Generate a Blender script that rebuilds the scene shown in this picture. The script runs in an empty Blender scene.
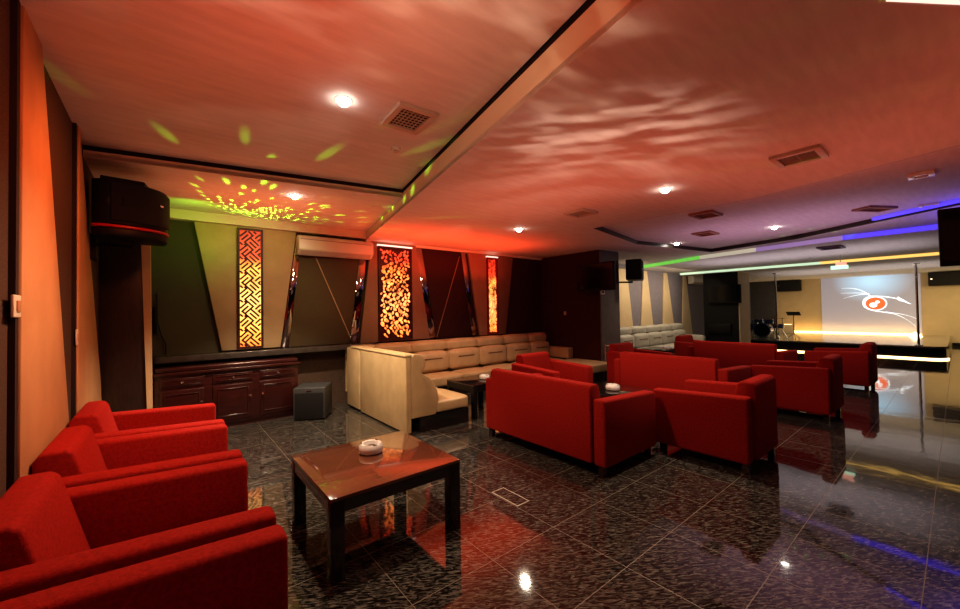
import bpy, bmesh, random
from math import *
from mathutils import Vector, Matrix
from mathutils.geometry import tessellate_polygon
random.seed(7)
SC = bpy.context.scene
COL = SC.collection

# ------------------------------------------------------------------ materials
def mat(name, color=(.5, .5, .5), rough=.5, metal=0., spec=.5, var=0., vscale=8., vstretch=(1, 1, 1), color2=None,
        bump=0., bscale=120., emit=None, estr=0., coat=0., sheen=0., sheentint=(1, 1, 1)):
    m = bpy.data.materials.new(name); m.use_nodes = True
    nt = m.node_tree; N = nt.nodes; L = nt.links
    b = N['Principled BSDF']
    b.inputs['Base Color'].default_value = (*color, 1)
    b.inputs['Roughness'].default_value = rough
    b.inputs['Metallic'].default_value = metal
    b.inputs['Specular IOR Level'].default_value = spec
    b.inputs['Coat Weight'].default_value = coat
    b.inputs['Coat Roughness'].default_value = .05
    if sheen:
        b.inputs['Sheen Weight'].default_value = sheen
        b.inputs['Sheen Tint'].default_value = (*sheentint, 1)
    tc = N.new('ShaderNodeTexCoord')
    if var or color2:
        mp = N.new('ShaderNodeMapping'); mp.inputs['Scale'].default_value = vstretch
        L.new(tc.outputs['Object'], mp.inputs['Vector'])
        nz = N.new('ShaderNodeTexNoise'); nz.inputs['Scale'].default_value = vscale; nz.inputs['Detail'].default_value = 4
        L.new(mp.outputs[0], nz.inputs['Vector'])
        r = N.new('ShaderNodeValToRGB')
        c2 = color2 if color2 else tuple(c * (1 - var) for c in color)
        c1 = color if color2 else tuple(min(1, c * (1 + var)) for c in color)
        r.color_ramp.elements[0].position = .35; r.color_ramp.elements[0].color = (*c2, 1)
        r.color_ramp.elements[1].position = .65; r.color_ramp.elements[1].color = (*c1, 1)
        L.new(nz.outputs['Fac'], r.inputs[0]); L.new(r.outputs[0], b.inputs['Base Color'])
    if bump:
        n2 = N.new('ShaderNodeTexNoise'); n2.inputs['Scale'].default_value = bscale; n2.inputs['Detail'].default_value = 3
        L.new(tc.outputs['Object'], n2.inputs['Vector'])
        bp = N.new('ShaderNodeBump'); bp.inputs['Strength'].default_value = bump; bp.inputs['Distance'].default_value = .01
        L.new(n2.outputs['Fac'], bp.inputs['Height']); L.new(bp.outputs[0], b.inputs['Normal'])
    if emit:
        b.inputs['Emission Color'].default_value = (*emit, 1); b.inputs['Emission Strength'].default_value = estr
    return m

M = {}
M['red'] = mat('red_velvet', (.27, .013, .009), .85, var=.16, vscale=60, bump=.3, bscale=220, sheen=.12, sheentint=(1, .12, .08), spec=.1)
M['ledge'] = mat('dark_ledge', (.05, .04, .035), .25, var=.2)
M['ceil'] = mat('ceiling_paint', (.74, .72, .70), .75, var=.05, vscale=3, vstretch=(1, 6, 1), spec=.2)
M['ceilface'] = mat('ceiling_edge_paint', (.80, .72, .55), .7, spec=.2)
M['gap'] = mat('shadow_gap', (.02, .01, .01), .8)
M['brownfab'] = mat('brown_wall_fabric', (.085, .055, .04), .9, var=.25, vscale=90, bump=.3, bscale=300, spec=.1)
M['greenfab'] = mat('olive_wall_fabric', (.085, .076, .045), .9, var=.2, vscale=90, bump=.3, bscale=300, spec=.1)
M['rollfab'] = mat('beige_wall_fabric', (.13, .095, .055), .9, var=.2, vscale=120, bump=.2, bscale=300, spec=.1)
M['maroon'] = mat('maroon_wall_cloth', (.055, .018, .016), .8, var=.2, vscale=60, spec=.15)
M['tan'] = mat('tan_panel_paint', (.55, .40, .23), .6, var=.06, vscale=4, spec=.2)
M['tanlit'] = mat('orange_lit_tan_panel', (.50, .28, .14), .6, var=.06, vscale=4, spec=.2)  # tan with the orange light on the left wall mixed into its colour
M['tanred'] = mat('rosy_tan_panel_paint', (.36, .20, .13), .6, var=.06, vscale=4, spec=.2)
M['cream'] = mat('cream_wall_paint', (.58, .45, .28), .6, var=.04, vscale=3, spec=.2)
M['mauve'] = mat('mauve_grey_wall', (.21, .19, .22), .8, var=.05, spec=.1)
M['darkgrey'] = mat('dark_grey_wall', (.065, .06, .065), .5, var=.1)
M['pillar'] = mat('dark_pillar_laminate', (.035, .022, .018), .35, var=.2, vstretch=(6, 6, 1))
M['pillarside'] = mat('grey_pillar_cladding', (.12, .11, .11), .35, var=.1)
M['mirror'] = mat('mirror_strip', (.42, .36, .38), .04, metal=1.)
M['wood'] = mat('dark_mahogany', (.035, .007, .006), .28, var=.2, vscale=5, vstretch=(1, 1, 8), coat=.3)
M['tablewood'] = mat('lacquered_table_top', (.16, .06, .035), .10, var=.12, vscale=3, vstretch=(1, 5, 1), coat=1.)
M['tabledark'] = mat('dark_table_frame', (.02, .010, .009), .2, var=.3, coat=.6)
M['blackgloss'] = mat('black_gloss', (.012, .011, .011), .12, coat=.5)
M['black'] = mat('matte_black', (.006, .006, .006), .5, spec=.25)
M['grille'] = mat('speaker_grille', (.012, .011, .012), .6, spec=.25, bump=.5, bscale=500)
M['subgrey'] = mat('subwoofer_grey', (.045, .048, .05), .45, bump=.2, bscale=300)
M['leather'] = mat('beige_leather', (.46, .33, .18), .40, var=.08, vscale=5, bump=.12, bscale=60, spec=.4)
M['leathergrey'] = mat('pale_grey_leather', (.40, .38, .33), .42, var=.06, vscale=5, spec=.4)
M['seam'] = mat('leather_seam', (.16, .09, .05), .7)
M['white'] = mat('white_ceramic', (.85, .84, .82), .2, coat=.5)
M['offwhite'] = mat('off_white_plastic', (.68, .64, .54), .35)
M['chrome'] = mat('chrome', (.75, .75, .78), .08, metal=1.)
M['metalvent'] = mat('vent_metal', (.52, .45, .38), .45)
M['ventdark'] = mat('vent_dark', (.02, .008, .006), .7)
M['lamp'] = mat('downlight_glow', (1, 1, 1), emit=(1, .93, .8), estr=30)
M['redtrim'] = mat('red_trim', (.45, .01, .01), .35)
M['lattdark'] = mat('dark_red_lattice', (.05, .005, .004), .5)
M['lattwood'] = mat('deep_red_lattice', (.22, .012, .006), .5)
M['whiteglow'] = mat('tube_glow', (1, 1, 1), emit=(1, .9, .75), estr=.9)
M['warmstrip'] = mat('warm_led', (1, 1, 1), emit=(1, .62, .22), estr=4.5)
M['warmstrip2'] = mat('warm_led_front', (1, 1, 1), emit=(1, .68, .3), estr=4)
M['litgreen'] = mat('green_edge_light', (.3, .8, .2), emit=(.22, .8, .12), estr=.55)  # emissive colours for the light that falls on the ceiling edges
M['litpale'] = mat('pale_edge_light', (.8, .8, .7), emit=(.72, .72, .55), estr=.45)
M['litmauve'] = mat('mauve_edge_light', (.6, .5, .7), emit=(.32, .24, .52), estr=.5)
M['glowblue'] = mat('blue_glow', (.2, .2, .9), emit=(.10, .06, .95), estr=.9)  # light on the ceiling edge, and the blue strip in the tray
M['litmint'] = mat('mint_edge_light', (.7, .9, .7), emit=(.62, .85, .6), estr=.75)
M['lityellow'] = mat('yellow_edge_light', (.9, .7, .3), emit=(1, .62, .16), estr=.95)
M['bluesoft'] = mat('blue_drum', (.05, .10, .22), .15, coat=.6)
M['whitefilm'] = mat('projected_white', (.8, .85, .9), emit=(.85, .92, 1), estr=1.0)
M['orangefilm'] = mat('projected_orange', (.5, .12, .05), emit=(.9, .14, .03), estr=.9)
M['signgreen'] = mat('sign_green', (.5, .9, .6), emit=(.5, .95, .65), estr=1.0)
M['signred'] = mat('sign_red', (.9, .4, .3), emit=(1, .35, .25), estr=.9)
M['tanmetal'] = mat('tan_rack', (.50, .26, .14), .35)
M['screenblack'] = mat('tv_screen', (.004, .004, .004), .12, spec=.3)

def glow_mat(name, z0, z1, k=1.0, base=.35, amp=2.6):
    """lantern diffuser: tubes behind it burn yellow in the lower part and fade to red at the top"""
    m = bpy.data.materials.new(name); m.use_nodes = True; nt = m.node_tree; N = nt.nodes; L = nt.links
    b = N['Principled BSDF']; b.inputs['Base Color'].default_value = (.5, .1, .03, 1)
    tc = N.new('ShaderNodeTexCoord'); sp = N.new('ShaderNodeSeparateXYZ'); L.new(tc.outputs['Object'], sp.inputs[0])
    mr = N.new('ShaderNodeMapRange'); mr.inputs['From Min'].default_value = z0; mr.inputs['From Max'].default_value = z1
    L.new(sp.outputs['Z'], mr.inputs['Value'])
    r = N.new('ShaderNodeValToRGB'); e = r.color_ramp.elements
    e[0].position = 0; e[0].color = (.9, .20, .03, 1); e[1].position = 1; e[1].color = (.28, .015, .01, 1)
    for p, c in ((.12, (1, .42 * k, .07 * k, 1)), (.4, (1, .60 * k, .18 * k, 1)), (.66, (1, .42 * k, .07 * k, 1)), (.76, (.60, .06, .02, 1))):
        q = e.new(p); q.color = c
    L.new(mr.outputs[0], r.inputs[0]); L.new(r.outputs[0], b.inputs['Emission Color'])
    nz = N.new('ShaderNodeTexNoise'); nz.inputs['Scale'].default_value = 7; L.new(tc.outputs['Object'], nz.inputs['Vector'])
    ml = N.new('ShaderNodeMath'); ml.operation = 'MULTIPLY_ADD'; ml.inputs[1].default_value = amp; ml.inputs[2].default_value = base
    L.new(nz.outputs['Fac'], ml.inputs[0]); L.new(ml.outputs[0], b.inputs['Emission Strength'])
    return m

def floor_mat():
    m = bpy.data.materials.new('polished_dark_tiles'); m.use_nodes = True; nt = m.node_tree; N = nt.nodes; L = nt.links
    b = N['Principled BSDF']
    tc = N.new('ShaderNodeTexCoord')
    mp = N.new('ShaderNodeMapping'); mp.inputs['Scale'].default_value = (20, 85, 1)
    mr0 = N.new('ShaderNodeMapping'); mr0.inputs['Rotation'].default_value = (0, 0, radians(34)); L.new(tc.outputs['Object'], mr0.inputs[0])
    L.new(mr0.outputs[0], mp.inputs[0])
    nz = N.new('ShaderNodeTexNoise'); nz.inputs['Scale'].default_value = 1.0; nz.inputs['Detail'].default_value = 3; nz.inputs['Distortion'].default_value = .9
    L.new(mp.outputs[0], nz.inputs['Vector'])
    r = N.new('ShaderNodeValToRGB'); e = r.color_ramp.elements
    e[0].position = .44; e[0].color = (.006, .006, .006, 1); e[1].position = .70; e[1].color = (.17, .155, .135, 1)
    L.new(nz.outputs['Fac'], r.inputs[0])
    # grout grid of .583 m tiles
    mp2 = N.new('ShaderNodeMapping'); mp2.inputs['Location'].default_value = (-.461, -.166, 0)
    L.new(tc.outputs['Object'], mp2.inputs[0])
    sp = N.new('ShaderNodeSeparateXYZ'); L.new(mp2.outputs[0], sp.inputs[0])
    outs = []
    for a in ('X', 'Y'):
        d = N.new('ShaderNodeMath'); d.operation = 'DIVIDE'; d.inputs[1].default_value = .583; L.new(sp.outputs[a], d.inputs[0])
        f = N.new('ShaderNodeMath'); f.operation = 'FRACT'; L.new(d.outputs[0], f.inputs[0])
        s = N.new('ShaderNodeMath'); s.operation = 'SUBTRACT'; s.inputs[1].default_value = .5; L.new(f.outputs[0], s.inputs[0])
        ab = N.new('ShaderNodeMath'); ab.operation = 'ABSOLUTE'; L.new(s.outputs[0], ab.inputs[0])
        g = N.new('ShaderNodeMath'); g.operation = 'GREATER_THAN'; g.inputs[1].default_value = .4957; L.new(ab.outputs[0], g.inputs[0])
        outs.append(g)
    mx = N.new('ShaderNodeMath'); mx.operation = 'MAXIMUM'; L.new(outs[0].outputs[0], mx.inputs[0]); L.new(outs[1].outputs[0], mx.inputs[1])
    mix = N.new('ShaderNodeMix'); mix.data_type = 'RGBA'; L.new(mx.outputs[0], mix.inputs['Factor'])
    L.new(r.outputs[0], mix.inputs['A']); mix.inputs['B'].default_value = (.17, .13, .09, 1)
    L.new(mix.outputs['Result'], b.inputs['Base Color'])
    ro = N.new('ShaderNodeMath'); ro.operation = 'MULTIPLY_ADD'; ro.inputs[1].default_value = .4; ro.inputs[2].default_value = .055
    L.new(mx.outputs[0], ro.inputs[0]); L.new(ro.outputs[0], b.inputs['Roughness'])
    b.inputs['Specular IOR Level'].default_value = .75
    b.inputs['Coat Weight'].default_value = .5; b.inputs['Coat Roughness'].default_value = .03
    n3 = N.new('ShaderNodeTexNoise'); n3.inputs['Scale'].default_value = 2.2; L.new(tc.outputs['Object'], n3.inputs['Vector'])
    bp = N.new('ShaderNodeBump'); bp.inputs['Strength'].default_value = .04; bp.inputs['Distance'].default_value = .05
    L.new(n3.outputs['Fac'], bp.inputs['Height']); L.new(bp.outputs[0], b.inputs['Normal']); L.new(bp.outputs[0], b.inputs['Coat Normal'])
    return m
M['floor'] = floor_mat()

def screen_mat(cy, cz):
    m = bpy.data.materials.new('projection_film'); m.use_nodes = True; nt = m.node_tree; N = nt.nodes; L = nt.links
    b = N['Principled BSDF']; b.inputs['Base Color'].default_value = (.45, .42, .42, 1); b.inputs['Roughness'].default_value = .8
    tc = N.new('ShaderNodeTexCoord'); mp = N.new('ShaderNodeMapping')
    mp.inputs['Location'].default_value = (0, -cy / 1.2, -cz / .9); mp.inputs['Scale'].default_value = (0, 1 / 1.2, 1 / .9)
    L.new(tc.outputs['Object'], mp.inputs[0])
    g = N.new('ShaderNodeTexGradient'); g.gradient_type = 'SPHERICAL'; L.new(mp.outputs[0], g.inputs[0])
    r = N.new('ShaderNodeValToRGB'); e = r.color_ramp.elements
    e[0].position = 0; e[0].color = (.13, .14, .20, 1); e[1].position = .9; e[1].color = (.40, .75, 1.0, 1)
    L.new(g.outputs['Fac'], r.inputs[0]); L.new(r.outputs[0], b.inputs['Emission Color']); b.inputs['Emission Strength'].default_value = .8
    return m

# ------------------------------------------------------------------ mesh helpers
class MB:
    def __init__(s): s.bm = bmesh.new()
    def box(s, x0, x1, y0, y1, z0, z1, rot=None):
        vs = [(x, y, z) for x in (x0, x1) for y in (y0, y1) for z in (z0, z1)]
        if rot:
            c = Vector(((x0 + x1) / 2, (y0 + y1) / 2, (z0 + z1) / 2)); R = Matrix.Rotation(rot[1], 3, rot[0])
            vs = [c + R @ (Vector(v) - c) for v in vs]
        v = [s.bm.verts.new(p) for p in vs]
        for f in ((0, 1, 3, 2), (4, 6, 7, 5), (0, 4, 5, 1), (2, 3, 7, 6), (0, 2, 6, 4), (1, 5, 7, 3)):
            s.bm.faces.new([v[i] for i in f])
        return s
    def prism(s, poly, a, b, axis='z'):
        """extrude 2-D polygon along axis; the other two axes are the remaining ones in xyz order"""
        def P(p, h): return {'z': (p[0], p[1], h), 'y': (p[0], h, p[1]), 'x': (h, p[0], p[1])}[axis]
        lo = [s.bm.verts.new(P(p, a)) for p in poly]; hi = [s.bm.verts.new(P(p, b)) for p in poly]
        n = len(poly)
        s.bm.faces.new(lo); s.bm.faces.new(hi)
        for i in range(n): s.bm.faces.new((lo[i], lo[(i + 1) % n], hi[(i + 1) % n], hi[i]))
        return s
    def tube(s, pts, r, seg=8, caps=True):
        pts = [Vector(p) for p in pts]; rings = []
        for i, p in enumerate(pts):
            d = (pts[min(i + 1, len(pts) - 1)] - pts[max(i - 1, 0)]).normalized()
            u = d.cross(Vector((0, 0, 1)))
            if u.length < .05: u = d.cross(Vector((1, 0, 0)))
            u.normalize(); w = d.cross(u)
            rr = r[i] if isinstance(r, (list, tuple)) else r
            rings.append([s.bm.verts.new(p + rr * (cos(2 * pi * k / seg) * u + sin(2 * pi * k / seg) * w)) for k in range(seg)])
        for a, b in zip(rings, rings[1:]):
            for k in range(seg): s.bm.faces.new((a[k], a[(k + 1) % seg], b[(k + 1) % seg], b[k]))
        if caps: s.bm.faces.new(rings[0]); s.bm.faces.new(rings[-1])
        return s
    def lathe(s, prof, c=(0, 0, 0), seg=32, axis='z'):
        rings = []
        for r, h in prof:
            ring = []
            for k in range(seg):
                a = 2 * pi * k / seg; q = (r * cos(a), r * sin(a), h)
                if axis == 'x': q = (h, r * cos(a), r * sin(a))
                if axis == 'y': q = (r * cos(a), h, r * sin(a))
                ring.append(s.bm.verts.new((c[0] + q[0], c[1] + q[1], c[2] + q[2])))
            rings.append(ring)
        for a, b in zip(rings, rings[1:]):
            for k in range(seg): s.bm.faces.new((a[k], a[(k + 1) % seg], b[(k + 1) % seg], b[k]))
        s.bm.faces.new(rings[0]); s.bm.faces.new(rings[-1])
        return s
    def poly(s, pts):
        s.bm.faces.new([s.bm.verts.new(p) for p in pts]); return s
    def build(s, name, m, parent=None, bevel=0, seg=3, smooth=False, loc=None, rotz=None, recalc=True, subsurf=0, solid=0):
        if recalc: bmesh.ops.recalc_face_normals(s.bm, faces=s.bm.faces)
        me = bpy.data.meshes.new(name); s.bm.to_mesh(me); s.bm.free()
        me.materials.append(M[m] if isinstance(m, str) else m)
        o = bpy.data.objects.new(name, me); COL.objects.link(o)
        if parent: o.parent = parent
        if loc: o.location = loc
        if rotz is not None: o.rotation_euler.z = rotz
        if solid:
            md = o.modifiers.new('s', 'SOLIDIFY'); md.thickness = solid
        if bevel:
            md = o.modifiers.new('b', 'BEVEL'); md.width = bevel; md.segments = seg; md.limit_method = 'ANGLE'; md.angle_limit = radians(35)
            smooth = True
        if subsurf:
            md = o.modifiers.new('u', 'SUBSURF'); md.levels = subsurf; md.render_levels = subsurf
        if smooth:
            for p in me.polygons: p.use_smooth = True
            if not subsurf:
                me.set_sharp_from_angle(angle=radians(50)) if not bevel else None
        return o

def tag(o, label, cat, group=None, kind=None):
    o['label'] = label; o['category'] = cat
    if group: o['group'] = group
    if kind: o['kind'] = kind
    return o
def thing(name, label, cat, loc=(0, 0, 0), rz=0, group=None):
    o = bpy.data.objects.new(name, None); COL.objects.link(o); o.empty_display_size = .1
    o.location = loc; o.rotation_euler.z = rz
    return tag(o, label, cat, group)
def struct(o): o['kind'] = 'structure'; return o
def copy_tree(o, parent=None):
    c = o.copy(); COL.objects.link(c)
    if parent: c.parent = parent
    for ch in [x for x in bpy.data.objects if x.parent == o]: copy_tree(ch, c)
    return c
def copy_to(o, loc, rz, label, group=None):
    c = copy_tree(o); c.location = loc; c.rotation_euler.z = rz; c['label'] = label
    if group: c['group'] = group
    return c

# ------------------------------------------------------------------ room shell
Z1, Z2, Z3, Z5, Z6 = 3.20, 3.09, 2.95, 2.85, 2.77
def bx(y): return 1.45 + .21 * y           # diagonal edge of the big lower ceiling
YB = -3.0
struct(MB().box(-.7, 23, YB, 7.1, -.1, 0).build('floor', 'floor'))
struct(MB().box(-.75, -.6, YB, 7.1, 0, 3.35).build('wall_left', 'brownfab'))
struct(MB().box(-.6, 8.5, 7.0, 7.15, 0, 3.35).build('wall_back', 'greenfab'))
struct(MB().box(-.13, 3.3, 6.985, 7.0, 0, .95).build('wall_back_lower', 'brownfab'))
struct(MB().box(3.3, 7.8, 6.985, 7.0, 0, 3.0).build('wall_back_maroon', 'maroon'))
struct(MB().box(8.5, 23, 6.5, 6.65, 0, 3.1).build('wall_alcove', 'mauve'))
struct(MB().box(22.6, 22.75, YB, 6.5, 0, 3.1).build('wall_stage', 'cream'))
struct(MB().box(-.75, 22.75, YB - .15, YB, 0, 3.35).build('wall_front', 'pillar'))
struct(MB().box(22.5, 22.6, 5.47, 6.5, 0, 2.78).build('wall_stage_side', 'darkgrey'))
struct(MB().box(22.55, 22.6, YB, .2, 0, .12).build('baseboard_stage', 'black'))

def plate(name, outer, z, holes=(), m='ceil', th=.04):
    bm = bmesh.new(); loops = [outer] + list(holes)
    pts = [Vector((p[0], p[1], 0)) for l in loops for p in l]
    tri = tessellate_polygon([[Vector((p[0], p[1], 0)) for p in l] for l in loops])
    vs = [bm.verts.new((p.x, p.y, z)) for p in pts]
    for t in tri: bm.faces.new([vs[i] for i in t])
    bmesh.ops.recalc_face_normals(bm, faces=bm.faces)
    me = bpy.data.meshes.new(name); bm.to_mesh(me); bm.free(); me.materials.append(M[m])
    o = bpy.data.objects.new(name, me); COL.objects.link(o)
    # flip so faces look down
    if me.polygons[0].normal.z > 0: me.flip_normals()
    md = o.modifiers.new('s', 'SOLIDIFY'); md.thickness = th; md.offset = -1
    return struct(o)
def face(name, pts, z0, z1, m='ceilface', th=.02):
    mb = MB(); z0 += .003
    for a, b in zip(pts, pts[1:]):
        d = Vector((b[0] - a[0], b[1] - a[1])).normalized(); n = Vector((-d.y, d.x)) * th
        mb.prism([(a[0], a[1]), (b[0], b[1]), (b[0] + n.x, b[1] + n.y), (a[0] + n.x, a[1] + n.y)], z0, z1)
    return struct(mb.build(name, m))
def zy(x): return 5.1 - (x + .6) * .18      # far edge of the raised left ceiling
xc = (1.45 + .21 * (5.1 - .108)) / (1 + .21 * .18); yc = zy(xc)
plate('ceiling', [(-.6, YB), (bx(YB), YB), (xc, yc), (-.6, 5.1)], Z1)
plate('ceiling_left_far', [(-.6, 5.1), (xc, yc), (bx(7.0), 7.0), (-.6, 7.0)], Z2)
tray = [(5.6, 3.86), (5.75, 1.6), (5.3, 0), (4.7, -1.8), (7.6, -1.8), (8.55, -.04), (10.06, 2.1), (10.55, 3.85), (7.8, 4.3)]
B1 = [(11.9, 6.5), (10.97, 4.28), (10.63, 2.93), (10.28, 1.4), (10.25, .2), (10.1, YB)]
plate('ceiling_main', [(bx(YB), YB), (10.1, YB)] + B1[::-1][1:] + [(8.5, 6.5), (8.5, 7.0), (bx(7.0), 7.0)], Z3, holes=[tray])
plate('ceiling_tray', [(4.5, -2.1), (7.8, -2.1), (10.9, 3.9), (7.8, 4.6), (5.3, 4.1)], Z3 + .08)
B2 = [(14.2, YB), (14.2, 4.6)]
plate('ceiling_hall_end', [(10.1, YB), (14.75, YB), (14.75, 6.5), (11.9, 6.5)] + B1[1:-1], Z5)
plate('ceiling_stage', [(14.75, YB), (22.6, YB), (22.6, 6.5), (14.75, 6.5)], Z6)
face('trim_1', [(-.6, 5.1), (xc, yc)], Z2, Z1 - .045)
face('trim_2', [(-.6, 5.12), (xc, yc + .02)], Z1 - .045, Z1, 'gap', .01)
face('trim_3', [(bx(y), y) for y in (7.0, 4.9, YB)], Z3, Z1 - .05)
face('trim_4', [(bx(y) + .02, y) for y in (yc, YB)], Z1 - .05, Z1, 'gap', .01)
tr = tray + [tray[0]]
face('trim_5', tr[::-1], Z3, Z3 + .08, 'pillar', -.02)
face('trim_6', B1, Z5, Z3, 'ceilface')
face('trim_7', [(14.75, 6.5), (14.75, YB)], Z6, Z5, 'ceilface')
# crown along the back wall, under the far left ceiling
struct(MB().box(-.6, bx(6.88), 6.88, 7.0, 2.955, Z2).build('trim_8', 'ceilface'))
struct(MB().box(bx(6.9), 7.75, 6.93, 7.0, 2.90, Z3).build('trim_9', 'ceilface'))
# pillars
struct(MB().prism([(-.60, 0), (-.165, 0), (-.235, 2.55), (-.60, 2.55)], 6.2, 6.5, 'y').build('wall_pillar_left', 'pillar', bevel=.004))
struct(MB().prism([(-.165, 0), (-.125, 0), (-.15, 2.56), (-.235, 2.55)], 6.18, 6.5, 'y').build('trim_10', 'tan'))
struct(MB().box(7.75, 8.5, 5.2, 7.0, 0, Z3).build('wall_pillar_middle', 'maroon'))
struct(MB().box(7.76, 8.53, 5.17, 5.2, 0, Z3).build('wall_pillar_middle_front', 'pillarside'))
struct(MB().box(15.0, 16.0, 4.68, 5.77, 0, Z6).build('wall_pillar_right', 'black'))
struct(MB().box(15.0, 16.0, 4.65, 4.68, 0, Z6).build('wall_pillar_right_side', 'cream'))

# glowing strips stand in for coloured light falling on the two ceiling drops
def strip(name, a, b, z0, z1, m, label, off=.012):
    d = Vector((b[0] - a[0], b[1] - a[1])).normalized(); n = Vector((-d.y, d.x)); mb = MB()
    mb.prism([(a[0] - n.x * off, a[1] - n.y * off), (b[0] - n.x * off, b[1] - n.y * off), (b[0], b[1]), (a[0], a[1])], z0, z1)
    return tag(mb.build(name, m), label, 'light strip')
strip('glow_strip', (11.88, 6.45), (10.97, 4.28), 2.855, 2.945, 'litgreen', 'bright green light on ceiling edge, drawn as a glowing strip, beside the small hanging speaker')
strip('glow_strip', (10.97, 4.28), (10.63, 2.93), 2.855, 2.945, 'litpale', 'pale yellowish light on ceiling edge, drawn as a glowing strip, above the red chairs')
strip('glow_strip', (10.63, 2.93), (10.28, 1.4), 2.855, 2.945, 'litmauve', 'mauve light on ceiling edge, drawn as a glowing strip, in front of the stage')
strip('glow_strip', (10.28, 1.4), (10.1, YB), 2.86, 2.94, 'glowblue', 'violet blue light on ceiling edge, drawn as a glowing strip, left of the hanging television')
strip('glow_strip', (14.75, 6.45), (14.75, 2.5), 2.775, 2.845, 'litmint', 'mint green light on ceiling edge, drawn as a glowing strip, left of the exit sign')
strip('glow_strip', (14.75, 2.5), (14.75, YB), 2.775, 2.845, 'lityellow', 'warm yellow light on ceiling edge, drawn as a glowing strip, above the right stage pole')
tb = MB()
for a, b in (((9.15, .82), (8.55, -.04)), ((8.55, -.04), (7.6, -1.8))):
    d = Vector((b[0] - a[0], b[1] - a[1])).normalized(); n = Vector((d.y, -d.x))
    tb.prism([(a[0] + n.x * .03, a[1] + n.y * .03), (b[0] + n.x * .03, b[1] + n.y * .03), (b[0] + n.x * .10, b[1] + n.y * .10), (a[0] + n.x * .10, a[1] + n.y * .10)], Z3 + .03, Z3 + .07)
tag(tb.build('glow_strip', 'glowblue'), 'blue light strip inside the recessed ceiling tray beside the television', 'light strip')

# ------------------------------------------------------------------ back wall panels
def trap(name, pts, y0, y1, m, label, cat='wall panel', group=None):
    o = MB().prism(pts, y0, y1, 'y').build(name, m, bevel=.004, seg=1)
    return tag(o, label, cat, group)
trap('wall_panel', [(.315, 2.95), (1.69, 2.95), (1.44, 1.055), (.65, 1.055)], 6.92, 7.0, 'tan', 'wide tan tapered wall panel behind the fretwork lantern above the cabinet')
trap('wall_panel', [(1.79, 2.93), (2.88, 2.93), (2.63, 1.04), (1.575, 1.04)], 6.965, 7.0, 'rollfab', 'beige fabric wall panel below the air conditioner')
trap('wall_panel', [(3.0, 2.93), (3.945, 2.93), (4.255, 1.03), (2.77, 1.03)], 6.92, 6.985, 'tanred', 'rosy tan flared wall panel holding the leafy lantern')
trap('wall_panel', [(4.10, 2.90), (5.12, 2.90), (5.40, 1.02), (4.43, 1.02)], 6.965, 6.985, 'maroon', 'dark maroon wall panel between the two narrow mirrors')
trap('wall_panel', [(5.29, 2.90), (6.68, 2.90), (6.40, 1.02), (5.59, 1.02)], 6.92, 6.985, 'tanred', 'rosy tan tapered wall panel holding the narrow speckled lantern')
trap('mirror_strip', [(1.70, 2.93), (1.79, 2.93), (1.575, 1.04), (1.46, 1.04)], 6.96, 7.0, 'mirror', 'narrow slanted mirror strip left of the beige fabric panel', 'mirror')
trap('mirror_strip', [(2.82, 2.93), (2.95, 2.93), (2.75, 1.04), (2.58, 1.04)], 6.95, 6.965, 'mirror', 'narrow slanted mirror strip right of the beige fabric panel', 'mirror')
trap('mirror_strip', [(3.955, 2.90), (4.095, 2.90), (4.42, 1.03), (4.265, 1.03)], 6.94, 6.985, 'mirror', 'slanted mirror strip on the left of the dark maroon panel', 'mirror')
trap('mirror_strip', [(5.10, 2.89), (5.23, 2.89), (5.52, 1.03), (5.385, 1.03)], 6.94, 6.965, 'mirror', 'slanted mirror strip on the right of the dark maroon panel reflecting blue', 'mirror')
trap('wall_batten', [(2.0, 2.55), (2.02, 2.55), (2.65, 1.05), (2.63, 1.05)], 6.955, 6.965, 'tan', 'thin pale diagonal batten across the beige fabric panel', 'batten')
trap('wall_batten', [(5.06, 2.80), (5.08, 2.80), (4.455, 1.04), (4.435, 1.04)], 6.955, 6.965, 'tanred', 'thin diagonal batten across the dark maroon panel', 'batten')

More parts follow.
